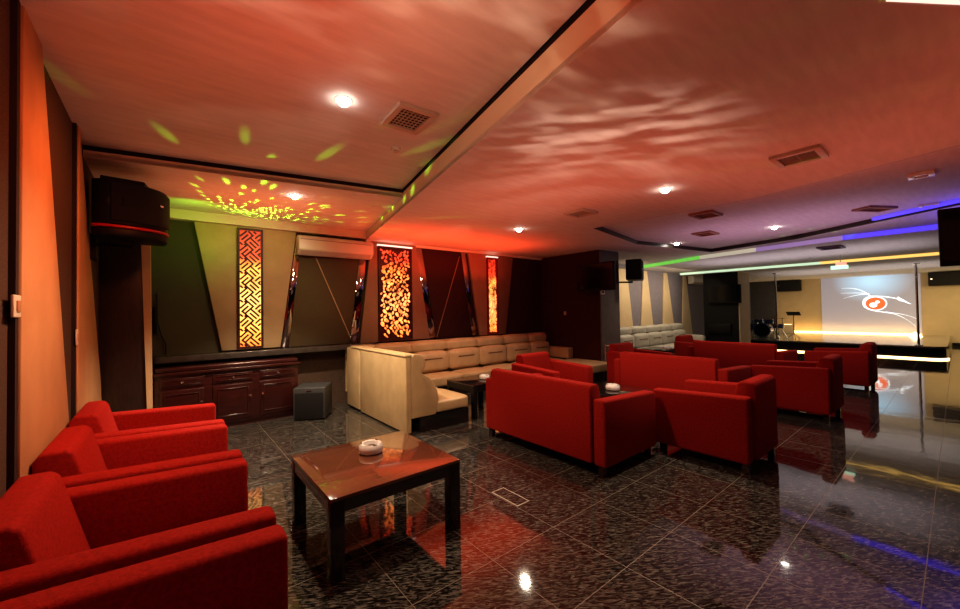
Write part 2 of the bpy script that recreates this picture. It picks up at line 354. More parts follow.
def lantern(x0, x1, z0, z1, kind, label, tilt=0):
    t = thing('wall_lantern', label, 'wall light', ((x0 + x1) / 2, 6.92, z0))
    w = x1 - x0; h = z1 - z0; hw = w / 2
    f = MB()
    for a in (-hw, hw - .03): f.box(a, a + .03, -.045, 0, 0, h)
    f.box(-hw + .03, hw - .03, -.045, 0, 0, .03); f.box(-hw + .03, hw - .03, -.045, 0, h - .03, h)
    f.build('frame', 'lattdark' if kind != 'fine' else 'lattwood', t)
    MB().box(-hw + .03, hw - .03, -.015, 0, .03, h - .03).build('backing', glow_mat('lantern_glow', 0, h) if kind == 'fret' else ('lattdark' if kind == 'leaf' else 'lattwood'), t)
    if kind == 'fret':
        c = .026; b = MB(); P = 6; W = hw - .03
        n = int((h + w) / c) + 4
        def dark(i, j):
            I, J = i // P, j // P; u, v = i % P, j % P
            if (I + J) % 2: u, v = v, u
            if v in (0, 2, 4): return u != (P - 1 if v == 2 else -1)
            if u == 0 and v == 1: return (I + J) % 4 == 0
            if u == P - 1 and v == 5: return (I - J) % 4 == 0
            return False
        for i in range(-n, n):
            for j in range(0, 2 * n):
                if not dark(i, j): continue
                X = (i + .5) * c * .7071 - (j + .5 - n / 2) * c * .7071; Z = (i + .5) * c * .7071 + (j + .5 - n / 2) * c * .7071
                if abs(X) > W or Z < .03 or Z > h - .03: continue
                r = c * .7071
                b.poly([(X - r, -.022, Z), (X, -.022, Z - r), (X + r, -.022, Z), (X, -.022, Z + r)])
        b.build('lattice', 'lattdark', t, recalc=False)
    else:
        g = MB(); gm = glow_mat('leaf_glow', -.1 * h, 1.15 * h if kind == 'leaf' else 1.05 * h, .58 if kind == 'leaf' else .75, -1.6, 6.6)
        def leaf(x, z, L, wd, a):
            pts = []
            for k in range(10):
                q = 2 * pi * k / 10; u = L * cos(q); v = wd * sin(q) * (1 - .35 * cos(q))
                pts.append((x + u * cos(a) - v * sin(a), -.018, z + u * sin(a) + v * cos(a)))
            if all(abs(p[0]) < hw - .032 and .035 < p[2] < h - .035 for p in pts): g.poly(pts)
        rnd = random.Random(5 if kind == 'leaf' else 9)
        if kind == 'leaf':
            placed = []
            for _ in range(5200):
                x = rnd.uniform(-hw + .05, hw - .05); z = rnd.uniform(.06, h - .06); L = rnd.uniform(.028, .058)
                if all((x - a) ** 2 + (z - b) ** 2 > (.80 * (L + c)) ** 2 for a, b, c in placed):
                    placed.append((x, z, L)); leaf(x, z, L, L * rnd.uniform(.5, .72), rnd.choice((-1, 1)) * rnd.uniform(.4, 1.3))
            for s in (-1, 1):                      # curling stems
                for zz in (.10, .75, 1.3):
                    prev = None
                    for k in range(16):
                        q = k / 15; x = s * (.02 + .22 * q ** 1.5) * 1.05; z = zz + .42 * sin(q * 2.3)
                        if prev and abs(x) < hw - .04 and abs(prev[0]) < hw - .04 and z < h - .05:
                            g.poly([(prev[0], -.019, prev[1] - .007), (x, -.019, z - .007), (x, -.019, z + .007), (prev[0], -.019, prev[1] + .007)])
                        prev = (x, z)
        else:
            placed = []
            for _ in range(4200):
                x = rnd.uniform(-hw + .04, hw - .04); z = rnd.uniform(.05, h - .05); L = rnd.uniform(.014, .022)
                if all((x - a) ** 2 + (z - b) ** 2 > (.66 * (L + c)) ** 2 for a, b, c in placed):
                    placed.append((x, z, L)); leaf(x, z, L, L * .7, rnd.uniform(0, 3))
        g.build('leaf_cutouts', gm, t, recalc=False)
        MB().box(-hw - .01, hw + .01, -.05, -.0, h + .002, h + .03).build('top_tube', 'whiteglow', t)
    return t
lantern(.845, 1.19, 1.07, 2.92, 'fret', 'tall lantern with diagonal fretwork glowing yellow on the wide tan panel')
lantern(3.12, 3.83, 1.05, 2.85, 'leaf', 'widest glowing lantern with leafy vine cutouts, behind the beige sofa')
lantern(5.81, 6.13, 1.04, 2.83, 'fine', 'narrow lantern with fine speckled cutouts, rightmost of the glowing three')
# ledge along the back wall
tag(MB().box(-.12, 3.0, 6.72, 7.0, .95, 1.035).build('wall_ledge', 'ledge', bevel=.006), 'long dark wall ledge running below the panels above the cabinet', 'shelf')

# ------------------------------------------------------------------ left wall panels
def sidepanel(pts, label, m='tanlit'):
    return tag(MB().prism(pts, -.60, -.565, 'x').build('wall_panel', m, bevel=.004, seg=1), label, 'wall panel')
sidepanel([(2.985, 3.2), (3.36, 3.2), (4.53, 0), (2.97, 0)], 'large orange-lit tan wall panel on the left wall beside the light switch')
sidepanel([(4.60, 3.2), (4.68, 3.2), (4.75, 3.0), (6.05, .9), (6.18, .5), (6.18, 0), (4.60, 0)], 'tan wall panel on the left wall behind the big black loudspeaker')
tag(MB().box(-.60, -.575, 2.92, 2.97, 0, 3.2).build('wall_seam', 'gap'), 'dark vertical groove on the left wall beside the light switch', 'groove')
tag(MB().box(-.60, -.575, 4.56, 4.60, 0, 3.2).build('wall_seam', 'gap'), 'dark vertical groove on the left wall before the loudspeaker', 'groove')

# alcove wedges
k = 1.035
for i, (a0, a1, b0, b1) in enumerate([(10.2, 10.75, 10.2, 11.2), (11.70, 11.95, 11.40, 12.45), (13.05, 13.3, 12.85, 13.95), (14.55, 14.75, 14.3, 15.3)]):
    tag(MB().prism([(a0 * k, 2.8), (a1 * k, 2.8), (b1 * k, 0), (b0 * k, 0)], 6.47, 6.5, 'y').build('wall_panel', 'cream'),
        ['cream tapered wall panel nearest the dark middle pillar above the grey sofa', 'second cream wedge panel from the middle pillar above the grey sofa', 'third cream wedge panel from the middle pillar above the grey sofa', 'cream wedge panel under the far small air conditioner'][i], 'wall panel')

# ------------------------------------------------------------------ switches
def switch(loc, rot, label, w=.085, h=.11, m='offwhite'):
    t = thing('light_switch', label, 'switch', loc, rot)
    MB().box(-w / 2, w / 2, -.012, 0, -h / 2, h / 2).build('plate', m, t, bevel=.004)
    MB().box(-w * .22, w * .22, -.018, -.012, -h * .25, h * .25).build('rocker', 'tanmetal', t, bevel=.002)
    return t
switch((-.575, 2.90, 1.655), pi / 2, 'square light switch on the brown left wall above the nearest armchairs', .12, .11)
switch((-.575, 4.57, 1.43), pi / 2, 'small pale switch on the left wall below the loudspeaker', .05, .13)
switch((7.75, 6.2, 1.49), pi * 1.5, 'small pale switch on the maroon pillar side', .07, .09)

# ------------------------------------------------------------------ seating
def soft(mb, name, m, parent, bev=.03, seg=3): return mb.build(name, m, parent, bevel=bev, seg=seg)
def cushion(name, x0, x1, y0, y1, z0, z1, m, parent, puff=.03, bev=.04, rot=None):
    """puffed box: subdivided faces bulge out at the centre"""
    bm = bmesh.new(); n = 6
    cx, cy, cz = (x0 + x1) / 2, (y0 + y1) / 2, (z0 + z1) / 2
    hx, hy, hz = (x1 - x0) / 2, (y1 - y0) / 2, (z1 - z0) / 2
    bmesh.ops.create_cube(bm, size=2)
    bmesh.ops.subdivide_edges(bm, edges=bm.edges, cuts=n, use_grid_fill=True)
    for v in bm.verts:
        a, b, c = v.co
        e = lambda t: 1 - abs(t) ** 2.5
        ax = a + (1 if a > 0 else -1) * (puff / hx) * e(b) * e(c) * (abs(a) > .99)
        bx_ = b + (1 if b > 0 else -1) * (puff / hy) * e(a) * e(c) * (abs(b) > .99)
        cx_ = c + (1 if c > 0 else -1) * (puff / hz) * e(a) * e(b) * (abs(c) > .99)
        # round the corners
        rr = bev
        p = Vector((ax * hx, bx_ * hy, cx_ * hz))
        q = Vector((max(-hx + rr, min(hx - rr, p.x)), max(-hy + rr, min(hy - rr, p.y)), max(-hz + rr, min(hz - rr, p.z))))
        d = p - q
        if sum(1 for t in (a, b, c) if abs(t) > .99) > 1 and d.length > rr: p = q + d.normalized() * rr
        v.co = p
    mb = MB(); mb.bm.free(); mb.bm = bm
    if rot:
        R = Matrix.Rotation(rot[1], 3, rot[0])
        for v in bm.verts: v.co = R @ v.co
    for v in bm.verts: v.co += Vector((cx, cy, cz))
    return mb.build(name, m, parent, smooth=True, subsurf=1)

def make_seat(name, label, cat, w, d, seats, legm='tabledark', group=None, pillow=False):
    """upholstered chair or loveseat, back at y=0, opening towards +y, centred on x"""
    t = thing(name, label, cat, group=group)
    hw = w / 2; A = .135
    for s in (-1, 1):
        x0, x1 = (-hw, -hw + A) if s < 0 else (hw - A, hw)
        soft(MB().prism([(.03, .10), (d, .10), (d, .69), (.03, .735)], x0, x1, 'x'), 'arm', 'red', t, .028)
    # leaning back: profile in (y, z)
    soft(MB().prism([(0.0, .12), (.25, .12), (.27, .42), (.16, .84), (.13, .865), (.03, .865), (.0, .82)], -hw + A + .003, hw - A - .003, 'x'), 'backrest', 'red', t, .045)
    soft(MB().box(-hw + A + .003, hw - A - .003, .21, d - .02, .11, .27), 'seat_frame', 'red', t, .02)
    sw = (w - 2 * A - .01) / seats
    for i in range(seats):
        a = -hw + A + .005 + i * sw
        cushion('seat_cushion', a + .004, a + sw - .004, .27, d - .005, .27, .42, 'red', t, .02, .035)
    for sx in (-1, 1):
        for y in (.08, d - .08):
            x = sx * (hw - .07)
            MB().prism([(x - .028, y - .028), (x + .028, y - .028), (x + .028, y + .028), (x - .028, y + .028)], 0, .115).build('leg', legm, t)
    return t
SW, SD = .93, .95
ch = make_seat('armchair', 'red velvet armchair against left wall, farthest of the row, nearest the dark cabinet', 'armchair', SW, SD, 1, group='red armchairs along the left wall')
# arms run along x (towards the room) for the row on the left wall
def leftloc(yc): return (-.555, yc, 0)
G1 = 'red armchairs along the left wall'
ch.location = leftloc(4.42); ch.rotation_euler.z = -pi / 2
copy_to(ch, leftloc(3.44), -pi / 2, 'red velvet armchair on left wall, second from the dark cabinet', G1)
copy_to(ch, leftloc(2.44), -pi / 2, 'red velvet armchair on left wall beside the square coffee table', G1)
copy_to(ch, leftloc(1.43), -pi / 2, 'red velvet armchair in the bottom left corner, only its arm showing', G1)
G2 = 'red armchairs in the middle groups'
copy_to(ch, (4.70, 1.24, 0), 0, 'red armchair seen from behind, right of the nearest red loveseat', G2)
copy_to(ch, (7.42, 1.10, 0), 0, 'red armchair seen from behind, second along the row toward the stage', G2)
copy_to(ch, (10.34, 1.02, 0), 0, 'red armchair seen from behind, nearest the stage', G2)
copy_to(ch, (4.80, 4.62, 0), pi, 'red armchair facing the camera between nearest loveseat and beige sofa', G2)
copy_to(ch, (7.40, 4.56, 0), pi, 'red armchair facing the camera beyond the middle red loveseat', G2)
copy_to(ch, (10.45, 4.60, 0), pi, 'red armchair facing the camera in front of the alcove sofa', G2)
lv = make_seat('loveseat', 'nearest red velvet loveseat, its back to the square coffee table', 'sofa', 1.74, 1.0, 2, group='red loveseats')
lv.location = (3.14, 2.97, 0); lv.rotation_euler.z = -pi / 2
copy_to(lv, (5.92, 2.88, 0), -pi / 2, 'middle red velvet loveseat, seen from behind past the nearest one', 'red loveseats')
copy_to(lv, (8.95, 2.95, 0), -pi / 2, 'farthest red velvet loveseat, in front of the drum kit', 'red loveseats')

# beige corner sofa ---------------------------------------------------------
def beige_sofa():
    t = thing('corner_sofa', 'long beige leather corner sofa with dark plinth along the panelled wall', 'sofa', (2.4, 4.5, 0))
    # plinth (local coordinates = world - (2.4,4.5,0))
    MB().prism([(.20, .0), (1.0, 0), (1.0, 1.55), (4.55, 1.55), (4.55, .5), (5.33, .5), (5.33, 2.4), (.20, 2.4)], 0, .20).build('plinth', 'blackgloss', t)
    # near back panel (faces the coffee table), profile in x,z extruded along y
    prof = [(0, .02), (.075, .02), (.075, 1.03), (0, 1.03)]
    MB().box(0, .075, 0, 1.52, .02, 1.0).build('back_panel', 'leather', t, bevel=.012)
    MB().box(0.0, .06, 1.56, 2.10, .04, 1.0).build('back_panel', 'leather', t, bevel=.012)
    roll = [(.0 + .02, .88)] 
    # bolster profile of the backrest (two rolls)
    def rolls(x0):
        pr = [(x0, .36), (x0 + .36, .36), (x0 + .37, .50), (x0 + .33, .62), (x0 + .24, .72), (x0 + .17, .76), (x0 + .20, .84), (x0 + .19, .95), (x0 + .12, 1.03), (x0 + .02, 1.035), (x0, 1.0)]
        return pr
    MB().prism([(.076 + a, b) for a, b in [(0, .20), (.37, .20), (.41, .32), (.42, .42), (.40, .52), (.35, .62), (.27, .71), (.17, .77), (.155, .79), (.20, .83), (.22, .89), (.21, .96), (.15, 1.02), (.05, 1.04), (0, 1.0)]], .0, 1.9, 'y').build('backrest', 'leather', t, bevel=.012)
    MB().box(-.008, .1, 0.0, 1.9, 1.0, 1.035).build('back_rail', 'leather', t, bevel=.014)
    cushion('seat_cushion', .40, 1.03, .0, .78, .20, .38, 'leather', t, .015, .04)
    cushion('seat_cushion', .40, 1.03, .79, 1.56, .20, .38, 'leather', t, .015, .04)
    # long run
    ys = 2.4
    xs = [.45, 1.25, 2.05, 2.85, 3.65, 4.45, 5.1]
    for a, b in zip(xs, xs[1:]):
        # lower back, head roll as separate puffed cushions per section
        cushion('back_cushion', a + .004, b - .004, ys - .42, ys - .05, .40, .80, 'leather', t, .03, .06)
        cushion('head_roll', a + .004, b - .004, ys - .34, ys - .05, .79, 1.0, 'leather', t, .02, .08)
        s = MB().box((a + b) / 2 - .20, (a + b) / 2 + .20, ys - .457, ys - .425, .655, .68)
        s.build('stitched_pocket', 'seam', t, bevel=.006)
        cushion('seat_cushion', a + .004, b - .004, 1.50, ys - .40, .20, .40, 'leather', t, .015, .04)
    # corner filler
    MB().prism([(.1, 1.9), (.42, 1.9), (.5, 2.0), (.5, 2.36), (.1, 2.36)], .38, 1.02).build('corner_back', 'leather', t, bevel=.03)
    MB().box(.076, 5.33, 2.36, 2.40, .2, 1.0).build('rear_panel', 'leather', t)
    # return at the far end with a low arm
    cushion('seat_cushion', 4.55, 5.34, .42, 1.50, .20, .41, 'leather', t, .015, .05)
    MB().box(5.11, 5.33, 1.45, 2.34, .40, .66).build('armrest', 'leather', t, bevel=.03)
    return t
beige_sofa()
# alcove sofa ---------------------------------------------------------------
t = thing('bench_sofa', 'pale grey leather sofa under the cream wedges in the alcove', 'sofa', (9.0, 6.45, 0))
MB().box(.15, 5.3, -.85, -.05, 0, .20).build('plinth', 'blackgloss', t)
for i in range(6):
    a = .15 + i * .86
    cushion('back_cushion', a + .004, a + .85, -.36, -.04, .38, .80, 'leathergrey', t, .03, .06)
    cushion('head_roll', a + .004, a + .85, -.28, -.04, .79, 1.02, 'leathergrey', t, .02, .08)
    MB().box(a + .2, a + .66, -.397, -.365, .63, .65).build('stitched_pocket', 'seam', t)
    cushion('seat_cushion', a + .004, a + .85, -.90, -.34, .20, .40, 'leathergrey', t, .015, .04)
cushion('armrest', 5.31, 5.55, -.9, -.05, .0, .62, 'leathergrey', t, .01, .04)

# ------------------------------------------------------------------ tables
def table(name, label, x0, x1, y0, y1, h, top, body, legs=.07, apron=.09, group=None):
    t = thing(name, label, 'table', ((x0 + x1) / 2, (y0 + y1) / 2, 0), group=group)
    hx, hy = (x1 - x0) / 2, (y1 - y0) / 2
    MB().box(-hx, hx, -hy, hy, h - .022, h).build('table_top', top, t, bevel=.003)
    a = MB(); i = .004
    a.box(-hx + i, hx - i, -hy + i, -hy + .03, h - .022 - apron, h - .022).box(-hx + i, hx - i, hy - .03, hy - i, h - .022 - apron, h - .022)
    a.box(-hx + i, -hx + .03, -hy + .03, hy - .03, h - .022 - apron, h - .022).box(hx - .03, hx - i, -hy + .03, hy - .03, h - .022 - apron, h - .022)
    a.build('apron', body, t)
    for sx in (-1, 1):
        for sy in (-1, 1):
            xa, xb = sorted((sx * (hx - .002), sx * (hx - legs))); ya, yb = sorted((sy * (hy - .002), sy * (hy - legs)))
            MB().box(xa, xb, ya, yb, 0, h - .022).build('leg', body, t, bevel=.002)
    return t
table('coffee_table', 'square lacquered brown coffee table with dark legs in the foreground', .75, 1.69, 2.35, 3.27, .50, 'tablewood', 'tabledark', .085, .075)
table('coffee_table', 'small black coffee table in the corner of the beige sofa', 3.50, 4.20, 4.50, 5.20, .50, 'blackgloss', 'black')
table('coffee_table', 'black coffee table behind the nearest red loveseat', 4.30, 5.10, 2.55, 3.35, .50, 'blackgloss', 'black')
table('coffee_table', 'black coffee table behind the middle red loveseat', 7.15, 7.95, 2.5, 3.3, .50, 'blackgloss', 'black')
table('coffee_table', 'black coffee table behind the farthest red loveseat', 10.1, 10.9, 2.5, 3.3, .50, 'blackgloss', 'black')
table('coffee_table', 'black coffee table in front of the grey alcove sofa', 9.9, 10.7, 4.75, 5.45, .50, 'blackgloss', 'black')

def ashtray(loc, label, s=1.0):
    t = thing('ashtray', label, 'ashtray', loc)
    r = .095 * s; h = .075 * s
    prof = [(r * .72, 0), (r * .93, h * .12), (r, h * .45), (r * .95, h * .8), (r * .82, h), (r * .62, h * .96), (r * .5, h * .6), (r * .45, h * .5), (r * .02, h * .5)]
    MB().lathe(prof).build('bowl', 'white', t, smooth=True)
    MB().lathe([(r * .45, h * .52), (r * .47, h * .64), (r * .02, h * .66)], seg=24).build('dark_well', 'wood', t, smooth=True)
    for k in range(3):
        a = k * 2.094 + .5
        MB().box(-.006, .006, -.012, .012, -.004, .002).build('notch', 'wood', t, loc=(r * .78 * cos(a), r * .78 * sin(a), h * 1.0), rotz=a)
    return t
ashtray((1.25, 2.93, .5), 'white round ashtray on the foreground lacquered coffee table')
ashtray((3.95, 4.80, .5), 'white ashtray on the small black table by the beige sofa', .9)
ashtray((4.67, 2.96, .5), 'white ashtray on the black table behind nearest red loveseat')
ashtray((10.25, 4.88, .5), 'white ashtray on the black table by the grey alcove sofa', 1.1)

# small metal rack
t = thing('metal_rack', 'small low tan tubular rack at the foot of the middle pillar', 'rack', (8.18, 4.98, 0))
for sx in (-.40, .36):
    for sy in (-.12, .12): MB().tube([(sx, sy, 0), (sx, sy, .78)], .014).build('leg', 'tanmetal', t, smooth=True)
for z in (.58, .74):
    q = MB()
    for sy in (-.12, .12): q.tube([(-.40, sy, z), (.36, sy, z)], .012)
    for i in range(6): q.tube([(-.40 + i * .152, -.12, z), (-.40 + i * .152, .12, z)], .008)
    q.build('shelf', 'tanmetal', t, smooth=True)

# ------------------------------------------------------------------ cabinet
t = thing('sideboard_cabinet', 'dark mahogany sideboard with three drawers and panelled doors on back wall', 'cabinet', (-.12, 6.97, 0))
CW = 1.73
MB().box(0, CW, -.42, 0, .06, .80).build('carcass', 'wood', t, bevel=.004)
MB().box(.0, CW, -.40, 0, 0, .06).build('plinth', 'wood', t)
MB().box(-.02, CW + .03, -.46, 0, .80, .84).build('top', 'wood', t, bevel=.008)
MB().box(0, CW, -.42, 0, .84, .90).build('cornice', 'wood', t, bevel=.015)
bw = CW / 3
for i in range(3):
    a = i * bw + .05; b = (i + 1) * bw - .05
    d = MB().box(a, b, -.435, -.42, .64, .76).build('drawer', 'wood', t, bevel=.004)
    MB().box(a + .04, b - .04, -.443, -.435, .668, .674).box(a + .04, b - .04, -.443, -.435, .726, .732).build('moulding', 'wood', d, bevel=.002)
    MB().lathe([(.006, -.475), (.014, -.47), (.014, -.46), (.006, -.452), (.006, -.435)], ((a + b) / 2, 0, .70), 12, 'y').build('knob', 'chrome', d, smooth=True)
    d = MB().box(a, b, -.435, -.42, .11, .60).build('door', 'wood', t, bevel=.004)
    p = MB(); e = .05
    p.box(a + e, b - e, -.445, -.435, .11 + e, .122 + e).box(a + e, b - e, -.445, -.435, .588 - e, .60 - e)
    p.box(a + e, a + e + .012, -.445, -.435, .122 + e, .588 - e).box(b - e - .012, b - e, -.445, -.435, .122 + e, .588 - e)
    p.build('moulding', 'wood', d, bevel=.003)
    kx = b - .03 if i != 2 else a + .03
    MB().lathe([(.006, -.475), (.014, -.47), (.014, -.46), (.006, -.452), (.006, -.435)], (kx, 0, .42), 12, 'y').build('knob', 'chrome', d, smooth=True)

# subwoofer on the floor
t = thing('subwoofer', 'dark grey box subwoofer on the floor right of the cabinet', 'speaker', (1.78, 6.34, 0), radians(-30))
t.scale = (1.18, 1.1, 1.2)
MB().box(-.19, .19, -.22, .22, .015, .40).build('box', 'subgrey', t, bevel=.008)
MB().box(-.17, .17, -.232, -.22, .03, .34).build('grille', 'grille', t, bevel=.004)
MB().box(-.03, .03, -.238, -.232, .355, .368).build('badge', 'chrome', t)
MB().box(-.15, .15, -.18, .18, 0, .015).build('base', 'black', t)

# ------------------------------------------------------------------ loudspeaker on the left wall
t = thing('loudspeaker', 'big black curved loudspeaker with red trim high on the left wall', 'speaker', (-.565, 4.98, 0))
arc = [(.03, .55), (.03, .02)] + [(.10 + .48 * sin(a), .34 - .36 * cos(a)) for a in [radians(x) for x in range(0, 91, 9)]] + [(.56, .55)]
MB().prism(arc, 2.46, 2.88).build('cabinet_body', 'black', t, bevel=.018)
arc2 = [(x * 1.0, y) for x, y in arc]
MB().prism([(x + (.012 if x > .1 else 0), y - (.012 if y < .4 else 0)) for x, y in arc2], 2.432, 2.46).build('red_trim', 'redtrim', t, bevel=.01)
MB().prism([(x, y) for x, y in arc2], 2.36, 2.432).build('lower_rim', 'black', t, bevel=.01)
MB().prism([(.08, .5), (.08, .10), (.40, .14), (.46, .5)], 2.88, 2.94).build('top_cap', 'black', t, bevel=.01)
g = MB(); n = 14
for i in range(n):
    a0 = radians(8 + i * 5.5); a1 = radians(8 + (i + 1) * 5.5)
    P = lambda a, r=1.0: (.10 + .49 * sin(a) * r, .34 - .37 * cos(a) * r)
    g.prism([P(a0), P(a1), P(a1, 1.02), P(a0, 1.02)], 2.50, 2.84)
g.build('grille', 'grille', t)
MB().lathe([(.085, 0), (.075, -.02), (.05, -.024), (.03, -.008), (.005, -.012)], (.20, .0, 2.68), 24, 'y').build('tweeter_horn', 'black', t, smooth=True)
MB().box(.0, .04, -.03, .03, -.008, .008).build('badge', 'chrome', t, loc=(.50, .14, 2.71), rotz=radians(50))
b = MB(); b.tube([(0.03, .35, 2.30), (.30, .35, 2.30), (.30, .35, 2.38)], .018); b.box(.22, .38, .27, .43, 2.355, 2.37); b.box(0.0, .04, .25, .45, 2.15, 2.40)
b.build('bracket', 'black', t)

# cable from speaker by cabinet
tag(MB().tube([(-.10, 6.97, 1.9), (-.09, 6.96, 1.5), (-.05, 6.96, 1.32), (.0, 6.965, 1.2), (.0, 6.965, 1.05)], .007).build('speaker_cable', 'black', smooth=True), 'thin black cable hanging down the wall left of the tan panel', 'cable')
tag(MB().box(-.13, -.09, 6.95, 7.0, 1.35, 1.72).build('cable_conduit', 'black', bevel=.004), 'short black conduit on the wall beside the left pillar', 'conduit')

# ------------------------------------------------------------------ air conditioners
def aircon(loc, w, h, d, label):
    t = thing('air_conditioner', label, 'air conditioner', loc)
    MB().prism([(0, 0), (0, h), (-d * .85, h), (-d, h * .85), (-d, h * .25), (-d * .6, 0)], -w / 2, w / 2, 'x').build('body', 'offwhite', t, bevel=.012)
    MB().prism([(-d * .98, h * .20), (-d * .62, -.008), (-d * .60, .0), (-d * .95, h * .23)], -w / 2 + .05, w / 2 - .05, 'x').build('louvre', 'metalvent', t)
    MB().box(-w / 2 + .03, w / 2 - .03, -d - .003, -d, h * .78, h * .80).build('front_seam', 'ventdark', t)
    return t
aircon((2.32, 6.948, 2.57), 1.28, .31, .22, 'wide white wall air conditioner above the beige fabric panel')
aircon((15.9, 6.46, 2.47), 1.0, .30, .22, 'small white air conditioner high in the alcove by the right pillar')

# ------------------------------------------------------------------ ceiling fixtures
def vent(loc, w, d, rz, label, slots=(6, 5), m='metalvent', drop=.03):
    t = thing('ceiling_vent', label, 'vent', loc, rz)
    f = MB(); e = .05
    f.box(-w / 2, w / 2, -d / 2, -d / 2 + e, -drop, 0).box(-w / 2, w / 2, d / 2 - e, d / 2, -drop, 0)
    f.box(-w / 2, -w / 2 + e, -d / 2 + e, d / 2 - e, -drop, 0).box(w / 2 - e, w / 2, -d / 2 + e, d / 2 - e, -drop, 0)
    f.build('frame', m, t, bevel=.004)
    MB().box(-w / 2 + e, w / 2 - e, -d / 2 + e, d / 2 - e, -.008, 0).build('backing', 'ventdark', t)
    g = MB()
    for i in range(1, slots[0]):
        x = -w / 2 + e + (w - 2 * e) * i / slots[0]; g.box(x - .0025, x + .0025, -d / 2 + e, d / 2 - e, -.018, -.010)
    for j in range(1, slots[1]):
        y = -d / 2 + e + (d - 2 * e) * j / slots[1]; g.box(-w / 2 + e, w / 2 - e, y - .0025, y + .0025, -.018, -.010)
    g.build('slats', m, t)
    return t
vent((1.56, 2.82, Z1), .34, .40, radians(-3), 'square grille ceiling vent on the raised ceiling near the beam', (7, 7))
vent((4.44, .88, Z3), .36, .36, 0, 'large ceiling vent on the right ceiling above the near armchairs', (7, 2))
vent((4.51, 3.30, Z3), .34, .34, 0, 'grey ceiling vent between the beam and the blue-lit recess', (6, 2))
vent((6.48, 2.43, Z3 + .08), .42, .34, 0, 'reddish ceiling vent inside the recessed tray', (6, 2), 'tanred')
vent((8.15, 3.07, Z3 + .08), .45, .34, 0, 'small dark ceiling vent deep in the recessed tray', (6, 2), 'tanred')
vent((8.2, .76, Z3 + .08), .5, .25, radians(-30), 'long narrow ceiling vent beside the blue cove light', (8, 1), 'tanred')
vent((6.50, .23, Z3 + .08), .20, .20, 0, 'small white framed black vent above the hanging television', (5, 1), 'white')
vent((8.6, .24, Z3 + .08), .22, .20, 0, 'tiny white framed vent just beyond the blue strip', (3, 1), 'white')
vent((11.2, 1.72, Z5), .55, .40, 0, 'flat grey vent on the lower ceiling in front of the stage', (6, 2), 'mauve')

def downlight(loc, label, power, color=(1, .80, .58), size=2.2, r=.05):
    t = thing('downlight', label, 'downlight', loc)
    MB().lathe([(.062, -.004), (.064, 0), (.002, 0)], seg=28).build('trim_ring', 'offwhite', t, smooth=False)
    MB().lathe([(.045, -.004), (.043, -.022), (.030, -.038), (.014, -.045), (.002, -.046)], seg=24).build('bulb', 'lamp', t)
    ld = bpy.data.lights.new('downlight', 'SPOT'); ld.energy = power; ld.color = color; ld.spot_size = size; ld.spot_blend = .6; ld.shadow_soft_size = r
    lo = bpy.data.objects.new('downlight_beam', ld); COL.objects.link(lo); lo.location = (loc[0], loc[1], loc[2] - .06)
    return t
downlight((1.04, 2.88, Z1), 'bright round downlight in the raised ceiling left of the square vent', 230, color=(1, .72, .48), size=2.4)
downlight((1.27, 5.26, Z2), 'round downlight in the green-lit ceiling before the cabinet', 460, size=1.7)
downlight((4.60, 4.61, Z3), 'round downlight in the orange ceiling before the beige sofa', 150)
downlight((4.43, 2.08, Z3), 'round downlight in the right ceiling beyond the beam', 170)
downlight((8.6, 2.08, Z3 + .08), 'round downlight in the recessed tray near the stage', 110)
downlight((8.9, 3.95, Z3 + .08), 'downlight at the far corner of the recessed tray', 60)
t = thing('smoke_detector', 'small round smoke detector on the raised ceiling below the square vent', 'smoke detector', (1.75, 3.43, Z1))
MB().lathe([(.05, 0), (.052, -.012), (.04, -.03), (.002, -.034)], seg=24).build('housing', 'offwhite', t, smooth=True)
MB().lathe([(.03, -.03), (.028, -.04), (.002, -.042)], seg=16).build('sensor', 'metalvent', t, smooth=True)

# ------------------------------------------------------------------ televisions and hall speakers
def tv(loc, rz, w, h, label, drop=0, tiltx=0, back=0):
    t = thing('television', label, 'television', loc, rz); t.rotation_euler.x = tiltx
    MB().box(-w / 2, w / 2, -.035, .035, -h / 2, h / 2).build('housing', 'black', t, bevel=.008)
    MB().box(-w / 2 + .03, w / 2 - .03, -.038, -.035, -h / 2 + .05, h / 2 - .03).build('screen', 'screenblack', t)
    MB().box(-.1, .1, .035, .12, -.1, .1).build('mount_plate', 'black', t)
    if back: MB().box(-.06, .06, .12, back, -.06, .06).build('wall_bracket', 'black', t)
    if drop: MB().box(-.03, .03, .04, .10, 0, h / 2 + drop).build('ceiling_arm', 'black', t)
    return t
tv((7.45, 5.10, 2.30), -pi / 2, .98, .62, 'black flat television mounted on the side of the maroon pillar', back=.30)
t = tv((6.55, -.40, 2.30), -pi / 2 + .10, 1.05, .62, 'black television hanging from the ceiling at the top right edge', .42, radians(-6))
tv((14.86, 5.05, 2.02), -pi / 2, 1.0, .62, 'dark television mounted on the right pillar', back=.14)
tag(MB().box(14.90, 15.0, 4.9, 5.6, .65, 1.0).build('control_panel', 'black', bevel=.01), 'dark cabinet box low on the right pillar', 'box')
t = thing('card_reader', 'small white box under the pillar television', 'wall device', (7.72, 5.14, 1.97))
MB().box(0, .16, 0, .03, -.05, .05).build('housing', 'white', t, bevel=.004)
MB().box(.03, .13, -.002, 0, -.02, .025).build('display', 'ventdark', t)

